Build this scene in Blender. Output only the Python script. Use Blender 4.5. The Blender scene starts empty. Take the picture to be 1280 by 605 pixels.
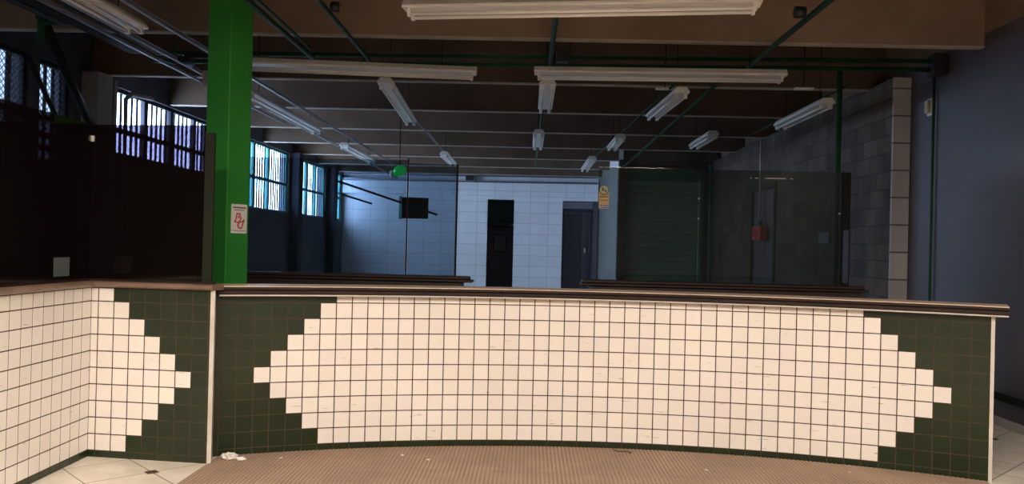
import bpy, bmesh, math, random
from mathutils import Vector, Matrix
random.seed(7)
S = bpy.context.scene
C = S.collection
PI = math.pi

# ---------------------------------------------------------------- camera
cam = bpy.data.objects.new('camera', bpy.data.cameras.new('camera'))
C.objects.link(cam)
yaw, pitch, roll, cam_h = 0.0212737, 0.0047875, 0.0243832, 1.4667
fw = Vector((-math.sin(yaw)*math.cos(pitch), math.cos(yaw)*math.cos(pitch), math.sin(pitch)))
r0 = Vector((math.cos(yaw), math.sin(yaw), 0)); u0 = r0.cross(fw)
rr = r0*math.cos(roll) + u0*math.sin(roll); uu = -r0*math.sin(roll) + u0*math.cos(roll)
cam.matrix_world = Matrix(((rr.x, uu.x, -fw.x, 0), (rr.y, uu.y, -fw.y, 0), (rr.z, uu.z, -fw.z, cam_h), (0, 0, 0, 1)))
cam.data.sensor_width = 36.0
cam.data.lens = 1037.67/1280*36.0
cam.data.clip_start = 0.05
S.camera = cam

# ---------------------------------------------------------------- world, exposure, daylight
w = bpy.data.worlds.new('world'); S.world = w; w.use_nodes = True
bg = w.node_tree.nodes['Background']
bg.inputs[0].default_value = (0.62, 0.76, 1.0, 1)
bg.inputs[1].default_value = 33.0
S.view_settings.view_transform = 'Standard'
S.view_settings.look = 'None'
S.view_settings.gamma = 1.0
S.view_settings.use_curve_mapping = False
S.view_settings.exposure = 0.0
LAMP_POWER = 127.0
LAMP_COL = (1.0, 0.855, 0.72)

# ---------------------------------------------------------------- materials
def srgb(r, g, b):
    f = lambda c: (c/255/12.92) if c/255 <= 0.04045 else ((c/255+0.055)/1.055)**2.4
    return (f(r), f(g), f(b), 1)

def mat(name, col, rough=0.6, metal=0.0, var=0.12, scale=6.0, col2=None, bump=0.0, bscale=40.0, spec=0.5, stretch=None):
    m = bpy.data.materials.new(name); m.use_nodes = True
    nt = m.node_tree; N = nt.nodes; K = nt.links
    b = N['Principled BSDF']
    b.inputs['Roughness'].default_value = rough
    b.inputs['Metallic'].default_value = metal
    b.inputs['Specular IOR Level'].default_value = spec
    tc = N.new('ShaderNodeTexCoord'); mp = N.new('ShaderNodeMapping')
    K.new(tc.outputs['Object'], mp.inputs[0])
    if stretch: mp.inputs['Scale'].default_value = stretch
    nz = N.new('ShaderNodeTexNoise'); nz.inputs['Scale'].default_value = scale; nz.inputs['Detail'].default_value = 16
    K.new(mp.outputs[0], nz.inputs['Vector'])
    rp = N.new('ShaderNodeValToRGB')
    c1 = tuple(c*(1-var) for c in col[:3]) + (1,)
    c2 = col2 if col2 else tuple(min(1, c*(1+var)) for c in col[:3]) + (1,)
    rp.color_ramp.elements[0].position = 0.35; rp.color_ramp.elements[0].color = c1
    rp.color_ramp.elements[1].position = 0.68; rp.color_ramp.elements[1].color = c2
    K.new(nz.outputs[0], rp.inputs[0]); K.new(rp.outputs[0], b.inputs['Base Color'])
    if bump:
        n2 = N.new('ShaderNodeTexNoise'); n2.inputs['Scale'].default_value = bscale; n2.inputs['Detail'].default_value = 4
        K.new(mp.outputs[0], n2.inputs['Vector'])
        bp = N.new('ShaderNodeBump'); bp.inputs['Strength'].default_value = bump; bp.inputs['Distance'].default_value = 0.01
        K.new(n2.outputs[0], bp.inputs['Height']); K.new(bp.outputs[0], b.inputs['Normal'])
    return m

def block_mat(name, col, mortar, bw, bh, axis, rough=0.7, var=0.1, ms=0.008, noise=0.3, stain=None):
    """masonry: brick pattern on a vertical wall; axis 'x' = wall runs along X, 'y' = along Y"""
    m = bpy.data.materials.new(name); m.use_nodes = True
    nt = m.node_tree; N = nt.nodes; K = nt.links; b = N['Principled BSDF']
    b.inputs['Roughness'].default_value = rough
    tc = N.new('ShaderNodeTexCoord'); sx = N.new('ShaderNodeSeparateXYZ'); cx = N.new('ShaderNodeCombineXYZ')
    K.new(tc.outputs['Object'], sx.inputs[0])
    K.new(sx.outputs[0 if axis == 'x' else 1], cx.inputs[0]); K.new(sx.outputs[2], cx.inputs[1])
    br = N.new('ShaderNodeTexBrick'); br.offset = 0.0 if ('white' in name or 'end' in name) else 0.5; K.new(cx.outputs[0], br.inputs['Vector'])
    br.inputs['Scale'].default_value = 1.0
    br.inputs['Brick Width'].default_value = bw; br.inputs['Row Height'].default_value = bh
    br.inputs['Mortar Size'].default_value = ms; br.inputs['Mortar Smooth'].default_value = 0.3
    br.inputs['Color1'].default_value = tuple(c*(1-var) for c in col[:3])+(1,)
    br.inputs['Color2'].default_value = tuple(min(1, c*(1+var)) for c in col[:3])+(1,)
    br.inputs['Mortar'].default_value = mortar
    nz = N.new('ShaderNodeTexNoise'); nz.inputs['Scale'].default_value = 1.6; nz.inputs['Detail'].default_value = 8; nz.inputs['Roughness'].default_value = 0.65
    mp = N.new('ShaderNodeMapping'); mp.inputs['Scale'].default_value = (1, 1, 0.45)
    K.new(tc.outputs['Object'], mp.inputs[0]); K.new(mp.outputs[0], nz.inputs['Vector'])
    rp = N.new('ShaderNodeValToRGB'); rp.color_ramp.elements[0].position = 0.3; rp.color_ramp.elements[1].position = 0.7
    lo = 1-noise; rp.color_ramp.elements[0].color = (lo, lo, lo, 1); rp.color_ramp.elements[1].color = (1, 1, 1, 1)
    K.new(nz.outputs[0], rp.inputs[0])
    mx = N.new('ShaderNodeMixRGB'); mx.blend_type = 'MULTIPLY'; mx.inputs[0].default_value = 1
    K.new(br.outputs[0], mx.inputs[1]); K.new(rp.outputs[0], mx.inputs[2]); K.new(mx.outputs[0], b.inputs['Base Color'])
    bp = N.new('ShaderNodeBump'); bp.inputs['Strength'].default_value = 0.4; bp.inputs['Distance'].default_value = 0.004
    K.new(br.outputs['Fac'], bp.inputs['Height']); bp.invert = True; K.new(bp.outputs[0], b.inputs['Normal'])
    return m

def glass_mat(name, tint, refl=1.0, rough=0.03, body=0.0, bodycol=(0, 0, 0, 1)):
    m = bpy.data.materials.new(name); m.use_nodes = True
    nt = m.node_tree; N = nt.nodes; K = nt.links
    for n in list(N): N.remove(n)
    out = N.new('ShaderNodeOutputMaterial'); tr = N.new('ShaderNodeBsdfTransparent'); tr.inputs[0].default_value = tint
    gl = N.new('ShaderNodeBsdfGlossy'); gl.inputs['Roughness'].default_value = rough
    fr = N.new('ShaderNodeFresnel'); fr.inputs[0].default_value = 1.45
    ml = N.new('ShaderNodeMath'); ml.operation = 'MULTIPLY'; ml.inputs[1].default_value = refl
    gm = N.new('ShaderNodeNewGeometry'); bf = N.new('ShaderNodeMath'); bf.operation = 'SUBTRACT'; bf.inputs[0].default_value = 1
    K.new(gm.outputs['Backfacing'], bf.inputs[1]); mb = N.new('ShaderNodeMath'); mb.operation = 'MULTIPLY'
    K.new(fr.outputs[0], mb.inputs[0]); K.new(bf.outputs[0], mb.inputs[1]); K.new(mb.outputs[0], ml.inputs[0])
    mx = N.new('ShaderNodeMixShader'); K.new(ml.outputs[0], mx.inputs[0])
    df = N.new('ShaderNodeBsdfDiffuse'); df.inputs[0].default_value = bodycol
    m2 = N.new('ShaderNodeMixShader'); m2.inputs[0].default_value = body
    K.new(tr.outputs[0], m2.inputs[1]); K.new(df.outputs[0], m2.inputs[2])
    K.new(m2.outputs[0], mx.inputs[1]); K.new(gl.outputs[0], mx.inputs[2]); K.new(mx.outputs[0], out.inputs[0])
    return m

def white_tile_mat():
    m = mat('white_glazed_tile', (0.80, 0.765, 0.72, 1), 0.3, var=0.03, scale=1.2)
    nt = m.node_tree; N = nt.nodes; K = nt.links; b = N['Principled BSDF']
    base = b.inputs['Base Color'].links[0].from_socket
    at = N.new('ShaderNodeAttribute'); at.attribute_name = 'tile_tone'
    mx = N.new('ShaderNodeMixRGB'); mx.blend_type = 'MULTIPLY'; mx.inputs[0].default_value = 1
    K.new(base, mx.inputs[1]); K.new(at.outputs['Color'], mx.inputs[2])
    # scuffs: short dark streaks, wider than tall
    tc = N.new('ShaderNodeTexCoord'); mp = N.new('ShaderNodeMapping'); mp.inputs['Scale'].default_value = (3.2, 3.2, 26)
    K.new(tc.outputs['Object'], mp.inputs[0])
    nz = N.new('ShaderNodeTexNoise'); nz.inputs['Scale'].default_value = 3.0; nz.inputs['Detail'].default_value = 3
    K.new(mp.outputs[0], nz.inputs['Vector'])
    rp = N.new('ShaderNodeValToRGB'); rp.color_ramp.elements[0].position = 0.70; rp.color_ramp.elements[1].position = 0.74
    rp.color_ramp.elements[0].color = (0, 0, 0, 1); rp.color_ramp.elements[1].color = (0.55, 0.55, 0.55, 1)
    K.new(nz.outputs[0], rp.inputs[0])
    m2 = N.new('ShaderNodeMixRGB'); m2.inputs[2].default_value = srgb(120, 100, 85)
    K.new(rp.outputs[0], m2.inputs[0]); K.new(mx.outputs[0], m2.inputs[1]); K.new(m2.outputs[0], b.inputs['Base Color'])
    return m

def green_tile_mat():
    m = mat('green_glazed_tile', (0.0135, 0.0245, 0.0095, 1), 0.28, var=0.12, scale=3)
    nt = m.node_tree; N = nt.nodes; K = nt.links; b = N['Principled BSDF']
    base = b.inputs['Base Color'].links[0].from_socket
    at = N.new('ShaderNodeAttribute'); at.attribute_name = 'tile_tone'
    mx = N.new('ShaderNodeMixRGB'); mx.blend_type = 'MULTIPLY'; mx.inputs[0].default_value = 1
    K.new(base, mx.inputs[1]); K.new(at.outputs['Color'], mx.inputs[2]); K.new(mx.outputs[0], b.inputs['Base Color'])
    return m

def floor_mat():
    """cream tiles 0.4 m laid at 45 degrees, brown inserts on every other joint crossing"""
    m = bpy.data.materials.new('diagonal_floor_tile'); m.use_nodes = True
    nt = m.node_tree; N = nt.nodes; K = nt.links; b = N['Principled BSDF']; b.inputs['Roughness'].default_value = 0.35
    tc = N.new('ShaderNodeTexCoord'); sx = N.new('ShaderNodeSeparateXYZ'); K.new(tc.outputs['Object'], sx.inputs[0])
    def M(op, a, c=None, cl=False):
        n = N.new('ShaderNodeMath'); n.operation = op; n.use_clamp = cl
        for i, v in enumerate((a, c)):
            if v is None: continue
            if isinstance(v, (int, float)): n.inputs[i].default_value = v
            else: K.new(v, n.inputs[i])
        return n.outputs[0]
    step = 0.556
    p = M('DIVIDE', M('SUBTRACT', M('ADD', sx.outputs[0], sx.outputs[1]), 2.82), step)
    q = M('DIVIDE', M('SUBTRACT', M('SUBTRACT', sx.outputs[1], sx.outputs[0]), 7.47), step)
    dist = lambda v, n: M('MULTIPLY', M('PINGPONG', v, n/2.0), step/1.41421)     # metres to nearest multiple of n
    line = M('MAXIMUM', M('LESS_THAN', dist(p, 1), 0.0035), M('LESS_THAN', dist(q, 1), 0.0035))
    ins = M('MULTIPLY', M('LESS_THAN', dist(p, 2), 0.036), M('LESS_THAN', dist(q, 2), 0.036))
    nz = N.new('ShaderNodeTexNoise'); nz.inputs['Scale'].default_value = 5; nz.inputs['Detail'].default_value = 6
    K.new(tc.outputs['Object'], nz.inputs['Vector'])
    rp = N.new('ShaderNodeValToRGB'); rp.color_ramp.elements[0].position = 0.35; rp.color_ramp.elements[1].position = 0.65
    rp.color_ramp.elements[0].color = (0.62, 0.56, 0.47, 1); rp.color_ramp.elements[1].color = (0.74, 0.69, 0.60, 1)
    K.new(nz.outputs[0], rp.inputs[0])
    a = N.new('ShaderNodeMixRGB'); K.new(line, a.inputs[0]); K.new(rp.outputs[0], a.inputs[1]); a.inputs[2].default_value = (0.12, 0.085, 0.06, 1)
    c = N.new('ShaderNodeMixRGB'); K.new(ins, c.inputs[0]); K.new(a.outputs[0], c.inputs[1]); c.inputs[2].default_value = (0.075, 0.05, 0.03, 1)
    K.new(c.outputs[0], b.inputs['Base Color'])
    return m

M = {}
M['white_tile'] = white_tile_mat()
M['green_tile'] = green_tile_mat()
M['grout'] = mat('brown_grout', srgb(66, 54, 40), 0.9, var=0.2, scale=20)
M['floor'] = floor_mat()
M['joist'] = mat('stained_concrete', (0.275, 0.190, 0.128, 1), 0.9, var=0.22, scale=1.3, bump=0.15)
M['joist_shaded'] = mat('shaded_concrete', (0.135, 0.086, 0.058, 1), 0.9, var=0.22, scale=1.3, bump=0.15)  # same joist concrete, darkened to paint in the rear ceiling's shade
M['joist_lit_edge'] = mat('lit_concrete_edge', (0.42, 0.36, 0.30, 1), 0.85, var=0.2, scale=3)  # light from the floor put into the lip's colour
M['slab'] = mat('dark_concrete_slab', (0.10, 0.075, 0.056, 1), 0.9, var=0.2, scale=1.0)
M['slate'] = mat('slate_paint', (0.092, 0.086, 0.100, 1), 0.5, var=0.16, scale=1.0, bump=0.05)
M['skirting'] = mat('pale_skirting', (0.42, 0.40, 0.40, 1), 0.4)
M['darkrail'] = mat('dark_rail', (0.018, 0.018, 0.018, 1), 0.7, spec=0.1)
M['block'] = block_mat('raw_concrete_block', (0.150, 0.110, 0.082, 1), (0.075, 0.058, 0.046, 1), 0.40, 0.20, 'y', 0.9, 0.25, 0.008, 0.75)
M['blockend'] = block_mat('pale_block_end', (0.48, 0.46, 0.46, 1), (0.14, 0.13, 0.12, 1), 20.0, 0.30, 'x', 0.9, 0.08, 0.01, 0.25)
M['whiteblock'] = block_mat('white_painted_block', (0.80, 0.83, 0.87, 1), (0.55, 0.58, 0.63, 1), 0.50, 0.30, 'x', 0.5, 0.03, 0.008, 0.12)
M['whiteblock_y'] = block_mat('white_painted_block_side', (0.80, 0.83, 0.87, 1), (0.6, 0.63, 0.67, 1), 0.50, 0.30, 'y', 0.5, 0.03, 0.008, 0.12)
M['leftwall'] = block_mat('dim_painted_block', (0.075, 0.075, 0.095, 1), (0.05, 0.05, 0.06, 1), 0.40, 0.20, 'y', 0.7, 0.1, 0.008, 0.3)
M['pier'] = mat('grey_pier_concrete', (0.30, 0.28, 0.26, 1), 0.9, var=0.12, scale=2)
M['navy'] = mat('navy_steel_shaded_pier', (0.035, 0.037, 0.05, 1), 0.8, spec=0.15)  # dark frames; on the piers it paints in backlit shade
M['winframe'] = mat('teal_window_steel', (0.02, 0.16, 0.15, 1), 0.5)
M['bars'] = mat('dark_window_bars', (0.022, 0.035, 0.05, 1), 0.6)
M['wire'] = mat('security_mesh', (0.12, 0.13, 0.16, 1), 0.5)
M['greencol'] = mat('bright_green_enamel', (0.030, 0.235, 0.034, 1), 0.38, var=0.06, scale=2)
M['greenpipe'] = mat('green_conduit', (0.012, 0.062, 0.020, 1), 0.6, var=0.2, spec=0.2)
M['greypipe'] = mat('grey_conduit', (0.16, 0.165, 0.19, 1), 0.4, metal=0.3, var=0.15)
M['white_metal'] = mat('white_lamp_housing', (0.84, 0.81, 0.77, 1), 0.4, var=0.04)
M['tube'] = mat('lamp_tube', (0.82, 0.80, 0.78, 1), 0.25, var=0.02)
M['black'] = mat('black_plastic', (0.015, 0.015, 0.015, 1), 0.5)
M['wood_edge'] = mat('dark_wood_edge', (0.020, 0.010, 0.007, 1), 0.5, spec=0.3, var=0.3, scale=7, stretch=(1, 1, 9))
M['wood_top'] = mat('tan_counter_laminate', (0.60, 0.46, 0.35, 1), 0.35, var=0.1, scale=4)
M['ledge'] = mat('brown_ledge_wood', (0.19, 0.125, 0.09, 1), 0.4, var=0.2, scale=5)
M['alu'] = mat('aluminium_trim', (0.60, 0.56, 0.51, 1), 0.4, metal=0.1, var=0.1, scale=10)
M['redwood'] = mat('dark_red_wood', (0.028, 0.012, 0.010, 1), 0.5, var=0.2)
M['body'] = mat('counter_masonry', (0.25, 0.22, 0.2, 1), 0.8)
M['matrib'] = mat('brown_ribbed_mat', (0.345, 0.24, 0.172, 1), 0.85, var=0.12, scale=2.5, bump=0.1, bscale=120)
M['matback'] = mat('brown_mat_backing', (0.25, 0.17, 0.122, 1), 0.9)  # darker than the ribs, painting shade into their gaps
M['glass_dark'] = glass_mat('dark_tinted_glass', (0.16, 0.15, 0.19, 1), 0.9, 0.02, 0.05, (0.08, 0.055, 0.045, 1))
M['glass_blue'] = glass_mat('blue_tinted_glass', (0.55, 0.62, 0.68, 1), 0.8, 0.02, 0.02, (0.2, 0.25, 0.25, 1))
M['glass_green'] = glass_mat('green_tinted_glass', (0.54, 0.57, 0.55, 1), 0.8, 0.02, 0.06, (0.16, 0.18, 0.19, 1))
M['glass_clear'] = glass_mat('window_glass', (0.9, 0.95, 1.0, 1), 0.5)
M['glass_dusty'] = glass_mat('dusty_wired_glass', (0.17, 0.185, 0.20, 1), 0.3)
M['glass_edge'] = mat('green_glass_edge', (0.012, 0.016, 0.009, 1), 0.5, spec=0.2)
M['roller'] = mat('dark_green_shutter', (0.27, 0.37, 0.25, 1), 0.75, var=0.15, scale=1, spec=0.1)
M['inner_green'] = mat('inner_green_paint', (0.05, 0.16, 0.11, 1), 0.6)
M['inner_dark'] = mat('inner_dark_paint', (0.16, 0.14, 0.16, 1), 0.7)
M['door_panel'] = mat('grey_door_paint', (0.05, 0.046, 0.055, 1), 0.6, var=0.08)
M['paper'] = mat('white_paper', (0.75, 0.73, 0.70, 1), 0.7, var=0.03)
M['greypaper'] = mat('grey_green_paper', (0.22, 0.23, 0.22, 1), 0.7, var=0.05)
M['filmgrey'] = mat('grey_teal_film', (0.075, 0.095, 0.10, 1), 0.6, var=0.08)
M['red'] = mat('red_enamel', (0.65, 0.035, 0.03, 1), 0.4, var=0.05)
M['redink'] = mat('red_ink', (0.55, 0.07, 0.06, 1), 0.7, var=0.05)
M['ink'] = mat('grey_ink', (0.16, 0.14, 0.14, 1), 0.8)
M['yellow'] = mat('orange_yellow_print', (0.75, 0.50, 0.20, 1), 0.6, var=0.08)
M['cream'] = mat('cream_print', (0.62, 0.62, 0.38, 1), 0.6, var=0.1, scale=60)
M['lilac'] = mat('lilac_print', (0.55, 0.48, 0.56, 1), 0.6)
M['green_glow'] = mat('green_reflection_glow', (0.02, 0.62, 0.10, 1), 0.25, var=0.05)
gb = M['green_glow'].node_tree.nodes['Principled BSDF']; gb.inputs['Emission Color'].default_value = (0.02, 0.7, 0.12, 1); gb.inputs['Emission Strength'].default_value = 0.35  # glow stands in for a green reflection in the glass
M['plastic'] = mat('crumpled_clear_plastic', (0.62, 0.58, 0.54, 1), 0.25, var=0.25, scale=25)
M['blue_glint'] = mat('blue_grey_reflection', (0.045, 0.065, 0.12, 1), 0.4)  # colour of a blue reflection in the right glass
M['creambox'] = mat('cream_junction_plastic', (0.5, 0.46, 0.36, 1), 0.5)

# ---------------------------------------------------------------- helpers
def add_box(bm, x0, x1, y0, y1, z0, z1, mi=0, mx=None):
    vs = [Vector((x, y, z)) for x in (x0, x1) for y in (y0, y1) for z in (z0, z1)]
    if mx is not None: vs = [mx @ v for v in vs]
    v = [bm.verts.new(c) for c in vs]
    for f in ((0, 1, 3, 2), (4, 6, 7, 5), (0, 4, 5, 1), (2, 3, 7, 6), (0, 2, 6, 4), (1, 5, 7, 3)):
        bm.faces.new([v[i] for i in f]).material_index = mi

def add_tube(bm, pts, r, seg=10, mi=0, caps=True):
    pts = [Vector(p) for p in pts]; rings = []
    for i, p in enumerate(pts):
        if i == 0: d = pts[1]-p
        elif i == len(pts)-1: d = p-pts[i-1]
        else: d = (pts[i+1]-p).normalized() + (p-pts[i-1]).normalized()
        d.normalize()
        a = Vector((0, 0, 1)) if abs(d.z) < 0.9 else Vector((1, 0, 0))
        e1 = d.cross(a).normalized(); e2 = d.cross(e1)
        rings.append([bm.verts.new(p + (e1*math.cos(2*PI*k/seg)+e2*math.sin(2*PI*k/seg))*r) for k in range(seg)])
    for a, b in zip(rings, rings[1:]):
        for k in range(seg):
            f = bm.faces.new((a[k], a[(k+1) % seg], b[(k+1) % seg], b[k])); f.material_index = mi; f.smooth = True
    if caps:
        bm.faces.new(rings[0][::-1]).material_index = mi; bm.faces.new(rings[-1]).material_index = mi

def sweep(bm, path, prof, mi=0, close=True):
    """path: list of (pos, normal) on plan; prof: closed list of (offset along normal, z)"""
    rings = [[bm.verts.new((p[0]+n[0]*o, p[1]+n[1]*o, z)) for o, z in prof] for p, n in path]
    L = len(prof)
    for a, b in zip(rings, rings[1:]):
        for k in range(L):
            bm.faces.new((a[k], a[(k+1) % L], b[(k+1) % L], b[k])).material_index = mi
    if close:
        bm.faces.new(rings[0][::-1]).material_index = mi; bm.faces.new(rings[-1]).material_index = mi

def obj(name, bm, mats, parent=None, bevel=0.0, label=None):
    bmesh.ops.recalc_face_normals(bm, faces=bm.faces)
    me = bpy.data.meshes.new(name); bm.to_mesh(me); bm.free()
    if not isinstance(mats, (list, tuple)): mats = [mats]
    for m in mats: me.materials.append(m)
    o = bpy.data.objects.new(name, me); C.objects.link(o)
    if parent is not None: o.parent = parent
    if bevel:
        b = o.modifiers.new('bevel', 'BEVEL'); b.width = bevel; b.segments = 2; b.limit_method = 'ANGLE'
    if label: o['label'] = label
    return o

def boxes(name, lst, mats, parent=None, bevel=0.0, label=None):
    bm = bmesh.new()
    for b in lst: add_box(bm, *b)
    return obj(name, bm, mats, parent, bevel, label)

def tube(name, pts, r, m, parent=None, seg=10, label=None):
    bm = bmesh.new(); add_tube(bm, pts, r, seg)
    return obj(name, bm, m, parent, label=label)

def tag(o, label, cat, group=None):
    o['label'] = label; o['category'] = cat
    if group: o['group'] = group
    return o

def thing(name, label, cat, loc=(0, 0, 0), rotz=0, group=None):
    o = bpy.data.objects.new(name, None); C.objects.link(o)
    o.empty_display_size = 0.1
    o.location = loc; o.rotation_euler = (0, 0, rotz)
    return tag(o, label, cat, group)

def struct(o):
    o['kind'] = 'structure'; return o

def sempty(name, loc=(0, 0, 0)):
    o = bpy.data.objects.new(name, None); C.objects.link(o); o.location = loc; o['kind'] = 'structure'; return o

def copy_thing(src, loc, rotz, label, group=None):
    r = src.copy(); C.objects.link(r); r.location = loc; r.rotation_euler = (0, 0, rotz); r['label'] = label
    if group: r['group'] = group
    for ch in [o for o in bpy.data.objects if o.parent is src]:
        c = ch.copy(); C.objects.link(c); c.parent = r
        for g in [o for o in bpy.data.objects if o.parent is ch]:
            d = g.copy(); C.objects.link(d); d.parent = c
    return r

# ================================================================ SETTING
XL, XR, YF, YB, ZC, ZJ = -5.3, 4.15, -3.2, 23.3, 3.95, 3.40
struct(boxes('floor', [(-5.6, 6.0, YF-0.2, 26.5, -0.2, 0.0)], M['floor']))
struct(boxes('ceiling', [(-5.6, 6.0, YF-0.2, 26.5, ZC, ZC+0.2)], M['slab']))
struct(boxes('wall_front', [(-5.6, 6.0, YF-0.2, YF, 0, ZC)], M['slate']))

# --- left wall with its window openings
def opening_wall(name, mats, x0, x1, y0, y1, z0, z1, ops):
    """wall running along Y with rectangular openings (ya, yb, za, zb)"""
    ops = sorted(ops); bm = bmesh.new(); y = y0
    for a, b, za, zb in ops:
        if a > y: add_box(bm, x0, x1, y, a, z0, z1)
        if za > z0: add_box(bm, x0, x1, a, b, z0, za)
        if zb < z1: add_box(bm, x0, x1, a, b, zb, z1)
        y = b
    add_box(bm, x0, x1, y, y1, z0, z1)
    return struct(obj(name, bm, mats))
ZT = 3.375
WIN = [(6.1, 8.62, 2.55, ZT), (8.80, 9.42, 2.25, ZT), (10.35, 13.75, 2.50, ZT), (14.62, 18.05, 2.05, ZT), (18.62, 21.32, 2.05, ZT), (22.28, 23.12, 2.05, ZT)]
opening_wall('wall_left', M['leftwall'], XL-0.22, XL, YF, YB+0.2, 0, ZC, WIN)
def window(n, y0, y1, z0, z1, transoms, mull, bars_pitch=0.148, bar=0.048, mesh=False, first_off=0.075):
    WF = M['winframe'] if n > 3 else M['navy']; w = sempty('window_%d' % n, (XL-0.1, (y0+y1)/2, z0)); inv = Vector(w.location)
    def L(b): return (b[0]-inv.x, b[1]-inv.x, b[2]-inv.y, b[3]-inv.y, b[4]-inv.z, b[5]-inv.z)
    x0, x1 = XL-0.09, XL-0.04
    fr = [(x0, x1, y0, y0+0.05, z0, z1), (x0, x1, y1-0.05, y1, z0, z1), (x0, x1, y0+0.05, y1-0.05, z0, z0+0.05), (x0, x1, y0+0.05, y1-0.05, z1-0.05, z1)]
    boxes('frame', [L(b) for b in fr], WF, w)
    boxes('transom', [L((x0, x1, y0+0.05, y1-0.05, t-0.03, t+0.03)) for t in transoms], WF, w)
    ms = [y for y in mull if y0+0.1 < y < y1-0.1]
    if ms: boxes('mullion', [L((x0, x1+0.01, y-0.05, y+0.05, z0+0.05, z1-0.05)) for y in ms], WF, w)
    bl = []; y = y0+first_off
    while y < y1-0.06:
        if all(abs(y-m) > 0.09 for m in ms): bl.append(L((x0+0.005, x0+0.015, y-bar/2, y+bar/2, z0+0.05, z1-0.05)))
        y += bars_pitch
    boxes('vertical_bars', bl, M['bars'], w)
    boxes('pane', [L((x0-0.012, x0-0.008, y0+0.01, y1-0.01, z0+0.01, z1-0.01))], M['glass_dusty'] if mesh else M['glass_clear'], w)
    if mesh:
        bm = bmesh.new(); s = 0.07; H = z1-z0; W = y1-y0; k = -H
        while k < W:
            for sg in (1, -1):
                a = max(0, k) if sg == 1 else max(0, k); b = min(W, k+H)
                if b-a > 0.01:
                    za, zb = (a-k, b-k) if sg == 1 else (H-(a-k), H-(b-k))
                    add_tube(bm, [(x0+0.03-inv.x, y0+a-inv.y, za), (x0+0.03-inv.x, y0+b-inv.y, zb)], 0.0045, 4)
            k += s
        obj('security_mesh', bm, M['wire'], w)
window(1, *WIN[0], [2.75], [7.0], mesh=True, bars_pitch=0.2, bar=0.085)
window(2, *WIN[1], [2.74, 2.56, 2.42], [], mesh=True, bars_pitch=0.148, bar=0.058)
window(3, *WIN[2], [2.84], [10.47, 11.33, 12.16, 13.0], bar=0.062)
window(4, *WIN[3], [2.68], [15.0, 15.85, 16.75], bar=0.075)
window(5, *WIN[4], [2.68], [19.6, 20.45], bar=0.075)
window(6, *WIN[5], [2.68], [], bar=0.05)
# wall piers between the window bays; navy ones have backlit shade in their colour
for i, (y, m, dz) in enumerate(((9.62, 'pier', 3.4), (13.95, 'navy', 3.4), (18.15, 'navy', 3.4), (21.5, 'navy', 3.4))):
    struct(boxes('trim_%d' % (i+1), [(XL, XL+0.2, y, y+0.34, 0, dz)], M[m], bevel=0.005))
struct(boxes('trim_5', [(XL, XL+0.12, 10.16, 10.24, 0, 3.4)], M['pier'], bevel=0.005))

# --- back wall, lintel beam, openings
bm = bmesh.new()
ops = [(-3.66, -2.87, 2.17, 2.77), (-1.21, -0.46, 0, 2.77), (0.90, 1.93, 0, 2.77)]
x = XL-0.22
for a, b, za, zb in ops:
    add_box(bm, x, a, YB, YB+0.2, 0, ZC)
    if za > 0: add_box(bm, a, b, YB, YB+0.2, 0, za)
    add_box(bm, a, b, YB, YB+0.2, zb, ZC); x = b
add_box(bm, x, 2.1, YB, YB+0.2, 0, ZC)
struct(obj('wall_back', bm, M['whiteblock']))
struct(boxes('trim_6', [(XL, 1.88, YB-0.14, YB, 2.85, 3.27)], M['whiteblock'], bevel=0.008))
# spaces behind the openings (a shell of walls)
struct(boxes('wall_beyond', [(-5.5, 4.0, 25.6, 25.8, 0, ZC), (0.3, 0.45, 23.5, 25.6, 0, ZC), (-2.3, -2.15, 23.5, 25.6, 0, ZC),
                             (-5.5, -5.3, 23.5, 25.6, 0, ZC), (4.35, 4.5, 18.5, 25.6, 0, ZC), (2.1, 4.35, 23.3, 23.5, 0, ZC), (4.15, 4.35, 18.5, 18.7, 0, ZC)], M['inner_dark']))
struct(boxes('trim_7', [(-2.15, 0.3, 25.56, 25.6, 2.05, 3.2)], M['inner_green']))
d = sempty('door_1', (1.38, YB+0.1, 0))
boxes('frame', [(-0.47, -0.42, -0.06, 0.06, 0, 2.52), (0.30, 0.36, -0.06, 0.06, 0, 2.52), (-0.47, 0.36, -0.06, 0.06, 2.46, 2.55)], M['navy'], d)
boxes('door_leaf', [(-0.41, 0.06, 0.30, 0.345, 0.01, 2.40)], M['door_panel'], d, bevel=0.004)
boxes('side_panel', [(0.09, 0.29, 0.10, 0.14, 0, 2.44)], M['door_panel'], d, bevel=0.004)
boxes('jamb_lining', [(0.52, 0.549, -0.11, 0.12, 0, 2.76), (0.37, 0.52, 0.0, 0.04, 0, 2.76)], M['inner_dark'], d)
boxes('lintel_panel', [(-0.47, 0.36, -0.10, 0.02, 2.56, 2.74)], M['inner_dark'], d)
boxes('handle', [(0.16, 0.20, 0.06, 0.10, 1.32, 1.45)], M['alu'], d)

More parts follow.
